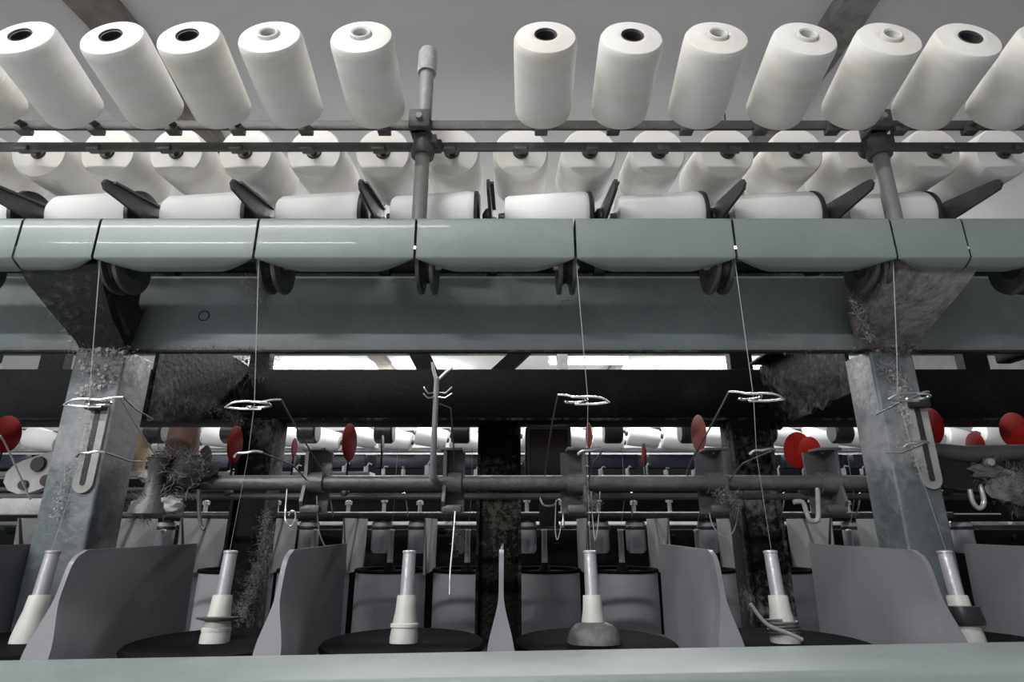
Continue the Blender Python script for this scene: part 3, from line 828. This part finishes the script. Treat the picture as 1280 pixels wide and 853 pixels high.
for i in range(1, 7):
    c = so.copy(); C.objects.link(c); c.location = W((XSEP[i], .86, -.030)); c['label'] = sl[i]
    c.rotation_euler = (0, 0, random.uniform(-.02, .02))

# ================================================================= NEAR POTS AND SPINDLES
GPOT, GSP = 'round pots under the near spindles', 'near spindles with white plastic sleeves'
YS = .847; ZR = -.150
px_names = ['at the left picture edge', 'between the first two large separator plates', 'left of the edge on separator', 'right of the edge on separator', 'left of the large pale separator', 'right of the large pale separator']
rp = None
for i, x in enumerate(XS):
    loc = (x, YS, -.42); lab = 'grey round pot with black lid '+px_names[i]
    if rp is None:
        rp = empty('spindle_pot', loc, lab, 'pot', GPOT)
        h = ZR+.42
        MB().lathe([(.095, 0), (.1, 0), (.1, h-.006), (.1045, h-.004), (.105, h), (.1, h+.0005), (.095, h-.004)], seg=56, closed=True).build('pot_wall', M['pot'], rp)
        MB().lathe([(.0, h-.006), (.106, h-.006), (.108, h-.001), (.105, h+.0022), (.09, h+.0015), (.03, h+.001), (0, h+.001)], seg=56).build('lid', M['lid'], rp)
        MB().lathe([(0, -.02), (.03, -.02), (.03, .0), (0, .0)], seg=24).build('foot', M['dark'], rp)
    else: dup(rp, loc, lab)
def spindle(i, x):
    lab = ['leaning spindle with white sleeve at the left picture edge', 'spindle with a grey washer round its white sleeve', 'spindle with chipped white sleeve left of the edge on separator',
           'shiny spindle rising from a small dome in the middle', 'bright steel spindle with white sleeve, thread wound at its foot', 'spindle with a black band round its white sleeve'][i]
    r = empty('spindle', (x, YS, ZR), lab, 'spindle', GSP, (math.radians(-6), 0, 0))
    top = .115; j = .058
    sw = MB().lathe([(0, .0), (.0185, .0), (.0185, .008), (.0165, .022), (.0135, .040), (.0125, j-.001), (.0118, j), (.009, j), (0, j)], seg=30)
    sw.build('sleeve', M['white_plastic'], r)
    m = MB().lathe([(0, j-.004), (.0092, j-.004), (.0092, j+.02), (.0088, top-.004), (.0096, top-.003), (.0096, top-.0005), (.0088, top), (.006, top+.0005), (0, top-.001)], seg=24)
    m.build('steel_tip', M['steel'], r)
    if i == 1:
        MB().lathe([(.0145, .026), (.027, .029), (.028, .031), (.0145, .032)], seg=30, closed=True).build('washer', M['dome'], r)
        MB().lathe([(.017, .012), (.0185, .014), (.0185, .018), (.017, .019)], seg=26, closed=True).build('ring', M['core'], r)
    if i == 2:
        MB().lathe([(.0165, .018), (.0185, .019), (.0188, .023), (.0165, .024)], seg=26, closed=True).build('ring', M['core'], r)
    if i == 3:
        MB().lathe([(.0, .0), (.036, -.001), (.036, .004), (.032, .015), (.025, .022), (.016, .025), (0, .025)], seg=36).build('dome', M['dome'], r)
    if i == 4:
        pts = []
        for k in range(60):
            a = k*.5; pts.append((.0205*math.cos(a)*(1+.1*math.sin(k)), .0205*math.sin(a), .010+k*.0003))
        MB().tube(pts, .0016, 6).build('wound_thread', M['barm'], r)
    if i == 5:
        MB().lathe([(.0125, .022), (.023, .022), (.024, .026), (.022, .044), (.0125, .045)], seg=30, closed=True).build('band', M['black'], r)
    return r
for i, x in enumerate(XS): spindle(i, x)

# pipe-like thread twist lying by the right-middle spindle
free_thread([at(938, 755, .80), at(958, 780, .80), at(985, 792, .80), at(1003, 800, .80)], 'grey twisted yarn end lying over the foot of a spindle', .0025)

# ================================================================= FRONT RAIL
r = empty('front_rail', (0, .55, zat(813, .60)), 'pale green grey rail across the very bottom of the picture', 'rail', rot=(0, math.radians(-.94), 0))
MB().box((0, 0, -.03), (2.4, .10, .06), .005, seg=3).build('rail_body', M['rail'], r)
m = MB()
for x in (-.9, -.3, .3, .9): m.box((x, .06, -.045), (.05, .05, .02), .003)
m.build('mounting_lugs', M['column'], r)
# machine bed under the pots
m = MB(); m.box((0, 1.6, -.48), (4.2, 2.1, .08), .01)
for x in (-1.9, -.7, .65, 1.9):
    for y in (.7, 2.1): m.box((x, y, -.88), (.09, .09, .74), .006)
tag(m.build('machine_bed', M['column']), 'long dark bed of the machine on which pots and columns stand', 'machine bed')

# ================================================================= FAR SIDE OF THE MACHINE
YF = 2.03
GFP, GFS, GFT = 'grey pots on the far side of the machine', 'far separator plates', 'far spindles'
XF = [-.144+.2525*k for k in range(-5, 6)]
fp = None
for i, x in enumerate(XF):
    loc = (x, YF, -.44); lab = 'grey round pot on the far side, '+nth(i, len(XF))
    if fp is None:
        fp = empty('far_pot', loc, lab, 'pot', GFP)
        h = .44-.145
        MB().lathe([(.105, 0), (.113, 0), (.113, h-.006), (.108, h), (.104, h-.006)], seg=48, closed=True).build('pot_wall', M['pot'], fp)
        MB().lathe([(.100, h-.004), (.1165, h-.002), (.1175, h+.003), (.115, h+.007), (.100, h+.006)], seg=48, closed=True).build('rim', M['lid'], fp)
        MB().lathe([(0, h-.02), (.104, h-.02), (.104, h-.015), (0, h-.012)], seg=40).build('lid', M['lid'], fp)
    else: dup(fp, loc, lab)
ft = None
for i, x in enumerate(XF):
    loc = (x-.002, YF-.02, -.145-.014); lab = 'thin dark spindle on the far side, '+nth(i, len(XF))
    if ft is None:
        ft = empty('far_spindle', loc, lab, 'spindle', GFT)
        MB().lathe([(0, 0), (.022, 0), (.020, .02), (.013, .03), (.013, .04), (0, .04)], seg=20).build('sleeve', M['dark'], ft)
        MB().lathe([(0, .038), (.0095, .04), (.0085, .135), (.010, .137), (.009, .142), (0, .143)], seg=18).build('steel_tip', M['steel'], ft)
    else: dup(ft, loc, lab)
# far separator plates: bent plate with a fold
fs = None
XFS = [x+.126 for x in XF]; XFS = [XF[0]-.126]+XFS
for i, x in enumerate(XFS):
    lab = 'grey folded separator plate on the far side, '+nth(i, len(XFS))
    if x < 0: poly = [(-.07, .03), (.17, .03), (.17, -.05), (.12, -.16), (-.07, -.16)]
    z0 = -.0
    if fs is None:
        m = MB()
        # upright plate, YZ outline, with a bent wing and a dark slot edge
        m.prism([(-.0015, -.16, .018), (-.0015, .15, .018), (-.0015, .15, -.15), (-.0015, -.14, -.15)], (.003, 0, 0))
        fs = m.build('far_separator', M['sep_far'], None, loc=W((x, YF, 0)))
        tag(fs, lab, 'separator plate', GFS)
        MB().prism([(-.002, -.159, .017), (-.002, -.150, .017), (-.002, -.08, -.15), (-.002, -.105, -.15)], (.004, 0, 0)).build('slot_edge', M['black'], fs)
    else:
        c = dup(fs, (x, YF, 0), lab)
# deck between front and far row
# bright edged rail across behind far pots
z = zat(643, 2.22)
r = empty('far_rail', (0, 2.24, z), 'dark rail with bright upper edge across the far side', 'rail')
MB().box((0, .0, -.012), (4.6, .05, .024), .002).build('rail_body', M['dark'], r)
MB().tube([(-2.3, -.026, .0), (2.3, -.026, .0)], .003, 6).build('bright_edge', M['steel'], r)
GMC = 'metal cylinders under the far rail'
mc = None
n = 0
for x in [-1.7+.135*k for k in range(26)]:
    if n % 3 == 2: n += 1; continue
    n += 1
    lab = 'dull steel cylinder hanging under the far rail'
    loc = (x, 2.26, z-.025)
    if mc is None:
        mc = empty('steel_cylinder', loc, lab, 'cylinder', GMC)
        MB().lathe([(0, 0), (.03, 0), (.036, -.004), (.036, -.10), (.028, -.112), (0, -.112)], seg=28).build('body', M['steel'], mc)
        MB().lathe([(.0365, -.018), (.038, -.02), (.038, -.028), (.0365, -.03)], seg=28, closed=True).build('band', M['black'], mc)
    else: dup(mc, loc, lab)
# dark box behind cylinders (gear casing)
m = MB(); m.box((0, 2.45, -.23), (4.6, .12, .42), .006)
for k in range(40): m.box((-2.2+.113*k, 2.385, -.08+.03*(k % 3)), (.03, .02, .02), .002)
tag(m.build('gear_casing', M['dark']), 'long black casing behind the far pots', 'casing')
m = MB(); m.box((0, 1.42, -.30), (4.0, .5, .05), .004)
tag(m.build('inner_tray', M['dark']), 'dark tray deep between the two rows of pots', 'tray')

# far feed wheels
wp2 = None
for k in range(11):
    x = -1.69+.2502*k+(.0)
    loc = (x*1.0+.27, 1.90, zat(541, 1.90)); lab = 'black feed wheel hanging below the black beam, '+nth(k, 11)
    if wp2 is None:
        wp2 = empty('far_feed_wheel', loc, lab, 'wheel', 'far feed wheels')
        MB().lathe([(0, -.030), (.030, -.030), (.036, -.024), (.036, .024), (.030, .030), (0, .030)], XA, 28).build('drum', M['black'], wp2)
        MB().box((0, .0, .06), (.05, .04, .10), .006).build('holder', M['dark'], wp2)
        MB().box((0, .0, .13), (.02, .02, .05), .002).build('stem', M['dark'], wp2)
    else: dup(wp2, loc, lab)
# rail carrying far wheels (hidden behind the black beam)
tag(MB().box((0, 1.90, .46), (3.8, .05, .04), .003).build('far_wheel_rail', M['dark']), 'dark rail behind the black beam carrying the far feed wheels', 'rail')

# pieces seen in the bright slot above the black beam
m = 0
for (pa, pb, lab) in ((517, 543, 'dark strut standing on the black beam left of the middle'), (626, 652, 'slanted dark strut on the black beam in the middle'), (318, 342, 'linty dark strut on the black beam near the left column'), (908, 935, 'dark strut on the black beam by the right inner column'), (60, 90, 'dark strut on the black beam at the far left'), (1195, 1225, 'dark strut on the black beam at the far right')):
    a = at(pa, 455, 1.56); b_ = at(pb, 455, 1.56)
    sk = .06 if pa == 626 else (-.03 if pa in (517,) else .0)
    w = b_.x-a.x
    o = MB().prism([(a.x-sk*.6, 1.53, zt-.002), (a.x+w-sk*.6, 1.53, zt-.002), (a.x+w+sk, 1.53, zt+.09), (a.x+sk, 1.53, zt+.09)], (0, .03, 0)).bevel_all(.002, 1).build('strut', M['dark'])
    tag(o, lab, 'strut', 'dark struts above the black beam')

# ================================================================= THE NEXT MACHINE ACROSS THE AISLE
YN = 3.0
zz = zat(563, YN)
r = empty('next_machine', (0, YN, zz), 'next machine across the aisle with white rail and blue trays', 'machine')
MB().box((0, 0, 0), (7, .06, .02), .003).build('white_rail', M['panel'], r)
zl = zat(597, YN)-zz
MB().box((0, 0, zl), (7, .04, .014), .002).build('lower_rail', M['panel'], r)
for k in range(18):
    x = -3.0+.35*k
    MB().box((x, .02, (zat(577, YN)-zz)), (.30, .05, .07), .006).build('tray', M['blue'], r)
MB().box((0, .16, (zat(608, YN)-zz)), (7, .1, .34), .004).build('black_casing', M['dark'], r)
MB().box((0, .5, -.25-zz-.35), (7, .5, 1.2), .02).build('body', M['column'], r)
for x in (-2.9, .28, 3.0): MB().box((x, .1, .25), (.06, .06, .9), .004).build('post', M['creel'], r)
MB().box((0, .12, .56), (7, .03, .03), .002).build('top_bar', M['creel'], r)
pn = None; idx = 0
GNP = 'white yarn packages on the next machine'
cnt = 0
for k in range(34):
    x = -2.9+.178*k
    lab = 'white yarn package on the white rail of the next machine'
    loc = (x, YN-.075, zat(546+4*(k % 2), YN-.075))
    rot = (0, math.radians(12+random.uniform(-3, 3)), random.uniform(-.1, .1))
    if pn is None:
        pn = empty('distant_yarn_package', loc, lab, 'yarn package', GNP, rot)
        MB().lathe([(.012, .0), (.052, .0), (.057, .008), (.047, .15), (.042, .156), (.012, .157)], T((-.075, 0, 0)) @ XA, 28, True).build('wound_yarn', M['yarn2'], pn)
        MB().lathe([(0, -.008), (.012, -.008), (.012, .17), (0, .17)], T((-.078, 0, 0)) @ XA, 14).build('core_tube', M['core_dark'], pn)
        MB().prism([(-.05, -.012, .03), (.08, -.012, .06), (.09, -.012, .045), (-.04, -.012, .02)], (0, .02, 0)).build('holder_arm', M['arm'], pn)
    else: dup(pn, loc, lab, rot)
    # small white clips
sc = None
for k in range(44):
    x = -2.4+.11*k+random.uniform(-.02, .02)
    loc = (x, YN-.03, zat(597, YN)+.008)
    if sc is None:
        m = MB(); m.box((0, 0, .018), (.022, .015, .036), .003); m.tube([(0, 0, .03), (.01, -.01, .05), (.025, -.01, .045)], .004, 6)
        sc = m.build('thread_clip', M['panel'], None, loc=W(loc)); tag(sc, 'small white clip standing on the lower rail of the next machine', 'clip', 'white clips on the next machine')
    else:
        c = sc.copy(); C.objects.link(c); c.location = W(loc); c.rotation_euler = (0, 0, random.uniform(-1, 1)); c.scale = (1, 1, random.uniform(.6, 1.4))
# pale screen behind the next machine
m = MB(); m.box((0, 3.9, .0), (9, .04, 1.5), .005)
for k in range(10): m.box((-4+.9*k, 3.87, 0), (.03, .03, 1.5), .003)
tag(m.build('pale_partition', M['wall']), 'pale partition standing behind the next machine', 'partition')
# amber can and brownish bobbins near left column
p = at(172, 560, 1.9)
o = MB().lathe([(0, 0), (.04, 0), (.045, .01), (.036, .16), (.03, .165), (0, .165)], seg=26).build('amber_bobbin', M['amber'], None, loc=W((p.x, 1.9, p.z-.08)))
tag(o, 'amber bobbin seen between the left column and linty clamp', 'bobbin')
p = at(240, 550, 1.9)
o = MB().lathe([(0, 0), (.045, 0), (.05, .01), (.042, .15), (.03, .155), (0, .155)], seg=26).build('brown_bobbin', M['brownb'], None, loc=W((p.x, 1.85, p.z-.07)))
tag(o, 'reddish brown bobbin above the linty clamp', 'bobbin')
tag(MB().box((-1.1, 1.9, zat(590, 1.9)-.01), (1.3, .08, .014), .002).build('bobbin_shelf', M['panel']), 'pale shelf at the left under the amber and brown bobbins', 'shelf')

# ================================================================= LINT
def lint(name, pts, rad, n, label, mt='lint', ln=.012, blobs=8):
    """fluff: crumpled lumps along a path plus many short curled fibres"""
    m = MB(); rnd = random.Random(hash(label) % 1000 if False else len(label)*13+n)
    P_ = [Vector(p) for p in pts]
    def pick():
        i = rnd.randrange(len(P_)-1) if len(P_) > 1 else 0
        a = P_[i]; b_ = P_[min(i+1, len(P_)-1)]
        return a.lerp(b_, rnd.random())
    for k in range(int(blobs*2.2)):
        c = pick()+Vector((rnd.gauss(0, rad*.4), rnd.gauss(0, rad*.12), rnd.gauss(0, rad*.4)))
        blob(m, c, rad*rnd.uniform(.05, .20), (1, .5, 1), k+n, 2, .8, 1.8)
    for k in range(n):
        c = pick()+Vector((rnd.gauss(0, rad*.55), rnd.gauss(0, rad*.2), rnd.gauss(0, rad*.55)))
        d = Vector((rnd.gauss(0, 1), rnd.gauss(0, .6), rnd.gauss(0, 1))).normalized()
        e = Vector((rnd.gauss(0, 1), rnd.gauss(0, .6), rnd.gauss(0, 1))).normalized()
        l = ln*rnd.uniform(.25, .75)
        m.tube([c, c+d*l*.5+e*l*.2, c+d*l+e*l*.5], rnd.uniform(.00015, .0004), 3, cap=False)
    o = m.build(name, M[mt])
    return tag(o, label, 'lint', 'lint stuck on the machine', 'stuff')
lint('lint', [at(306, 352, .975), at(322, 366, .965), at(318, 378, .975)], .012, 420, 'pale lint tuft on the beam under the feed wheel right of the left column', ln=.012, blobs=16)
lint('lint', [at(92, 425, .955), at(120, 432, .955), at(158, 444, .955)], .018, 700, 'thick lint mat on top of the left column', ln=.014, blobs=34)
lint('lint', [at(60, 375, .90), at(92, 412, .94)], .010, 260, 'lint fringe along the left bracket edge', ln=.012, blobs=8)
lint('lint', [at(1066, 372, .89), at(1080, 405, .915), at(1090, 428, .94)], .008, 260, 'lint fringe along the right bracket', ln=.010, blobs=10)
lint('lint', [at(1090, 424, .945), at(1115, 436, .955), at(1140, 428, .95), at(1136, 405, .93)], .016, 700, 'lint mat on top of the right column', 'lintd', ln=.014, blobs=30)
lint('lint', [at(170, 437, .984), at(330, 437, .984)], .006, 420, 'dust fringe along the left bottom edge of the wide beam', ln=.008, blobs=46)
lint('lint', [at(300, 447, 1.05), at(318, 470, 1.05), at(345, 450, 1.05)], .013, 500, 'dark fluff hanging below the wide beam right of the left column', 'lintd', ln=.016, blobs=16)
lint('lint', [at(980, 441, .984), at(1070, 436, .984)], .005, 220, 'dust fringe along the beam bottom near the right column', ln=.008, blobs=20)
lint('lint', [at(334, 640, 1.42), at(328, 690, 1.40), at(312, 740, 1.38), at(300, 775, 1.36)], .014, 900, 'long pale lint beard hanging before the left inner column', ln=.018, blobs=44)
lint('lint', [at(215, 500, 1.15), at(262, 508, 1.3), at(300, 524, 1.45)], .014, 650, 'lint crust along the plate behind the left column', ln=.016, blobs=26)
lint('lint', [at(1045, 470, 1.12), at(1000, 492, 1.28), at(955, 500, 1.42)], .012, 500, 'ragged lint along the plate behind the right column', 'lintd', ln=.018, blobs=20)
lint('lint', [at(560, 645, 1.2), at(575, 670, 1.2), at(577, 690, 1.2)], .008, 380, 'dusty fluff strand right of the second bracket', 'lintd', ln=.016, blobs=12)
lint('lint', [at(1118, 500, .955), at(1135, 520, .955), at(1128, 560, .955), at(1155, 590, .955)], .010, 300, 'lint specks down the right column face', ln=.009, blobs=14)
lint('lint', [at(108, 518, .955), at(106, 560, .955), at(80, 600, .955), at(70, 650, .955)], .010, 320, 'lint specks down the left column face', ln=.009, blobs=16)
lint('lint', [at(735, 625, 1.05), at(745, 632, 1.04)], .010, 260, 'lint tuft at the foot of the middle bracket', 'lintd', ln=.012, blobs=10)
lint('lint', [at(900, 620, 1.05), at(925, 628, 1.04)], .012, 320, 'lint tuft at the foot of the fourth bracket', 'lintd', ln=.012, blobs=12)
lint('lint', [at(355, 352, .984), at(1050, 349, .984)], .0015, 260, 'thin dust line along the top edge of the wide beam', ln=.006, blobs=30)

lint('lint', [at(100, 455, .957), at(140, 470, .957), at(105, 490, .957)], .018, 500, 'pale speckled fluff on the upper face of the left column', ln=.010, blobs=22)
lint('lint', [at(1105, 455, .957), at(1128, 480, .957), at(1120, 500, .957)], .013, 420, 'grey speckled fluff on the upper face of the right column', ln=.010, blobs=16)
# scratches worn into the enamel
def scratch(pts, Y, label):
    tag(MB().tube(cr([at(x, y, Y) for x, y in pts]), .0004, 4).build('scratch', M['black']), label, 'scratch', 'scratches in the enamel')
scratch([(619, 299), (628, 300), (641, 302), (647, 304)], .813, 'long faint scratch on the middle cover')
scratch([(702, 388), (700, 381), (705, 376), (716, 376)], .985, 'hooked scratch on the wide beam left of the middle thread')
scratch([(559, 371), (570, 376), (579, 388)], .985, 'curved scratch on the wide beam below the silver middle seam')
scratch([(885, 376), (893, 384), (900, 392)], .985, 'short scratch on the wide beam left of the right thread')
# far thread guides and the wires that drop to them
gp = None
for k, x in enumerate(XF):
    lab = 'bright wire thread guide on the far side, '+nth(k, len(XF)); loc = (x+.01, 1.97, .085)
    if gp is None:
        gp = empty('far_thread_guide', loc, lab, 'thread guide', 'far thread guides')
        MB().tube(cr([(-.03, 0, 0), (-.01, -.012, .004), (.015, -.004, .006), (.03, .01, .012), (.034, .04, -.03), (.034, .07, -.06)]), .0024, 8).build('pigtail', M['chrome'], gp)
        MB().tube([(0, -.006, .16), (0, -.006, 0), (-.01, .03, -.09)], .0007, 5).build('thread', M['threadg'], gp)
    else: dup(gp, loc, lab)
tag(MB().tube([(-1.6, 2.05, .03), (1.5, 2.05, .03)], .010, 14).build('far_guide_bar', M['barm']), 'grey bar on the far side carrying the far thread guides', 'bar')
kn = None
for k in range(22):
    x = -1.45+.137*k; loc = (x, 2.30, .07+.01*(k % 2)); lab = 'small bright nut standing on the far rail'
    if kn is None:
        m = MB(); m.lathe([(0, -.07), (.008, -.07), (.008, 0), (.014, 0), (.014, .014), (.006, .016), (.006, .03), (0, .03)], seg=12)
        kn = m.build('bolt', M['steel'], None, loc=W(loc)); tag(kn, lab, 'bolt', 'bolts on the far rail')
    else:
        c = kn.copy(); C.objects.link(c); c.location = W(loc)

# ================================================================= CAMERA, WORLD, VIEW
cd = bpy.data.cameras.new('camera'); co = bpy.data.objects.new('camera', cd); C.objects.link(co)
cd.sensor_width = 36; cd.lens = 36*F/1280; cd.clip_start = .01
co.location = (0, 0, H); co.rotation_euler = (PI/2+PITCH, 0, 0)
sc_ = bpy.context.scene
sc_.camera = co
w = bpy.data.worlds.new('world'); sc_.world = w; w.use_nodes = True
w.node_tree.nodes['Background'].inputs[0].default_value = (.95, .97, 1.0, 1)
w.node_tree.nodes['Background'].inputs[1].default_value = .24
sc_.view_settings.view_transform = 'Standard'; sc_.view_settings.look = 'None'
sc_.view_settings.exposure = 0.32; sc_.view_settings.gamma = 1; sc_.view_settings.use_curve_mapping = False
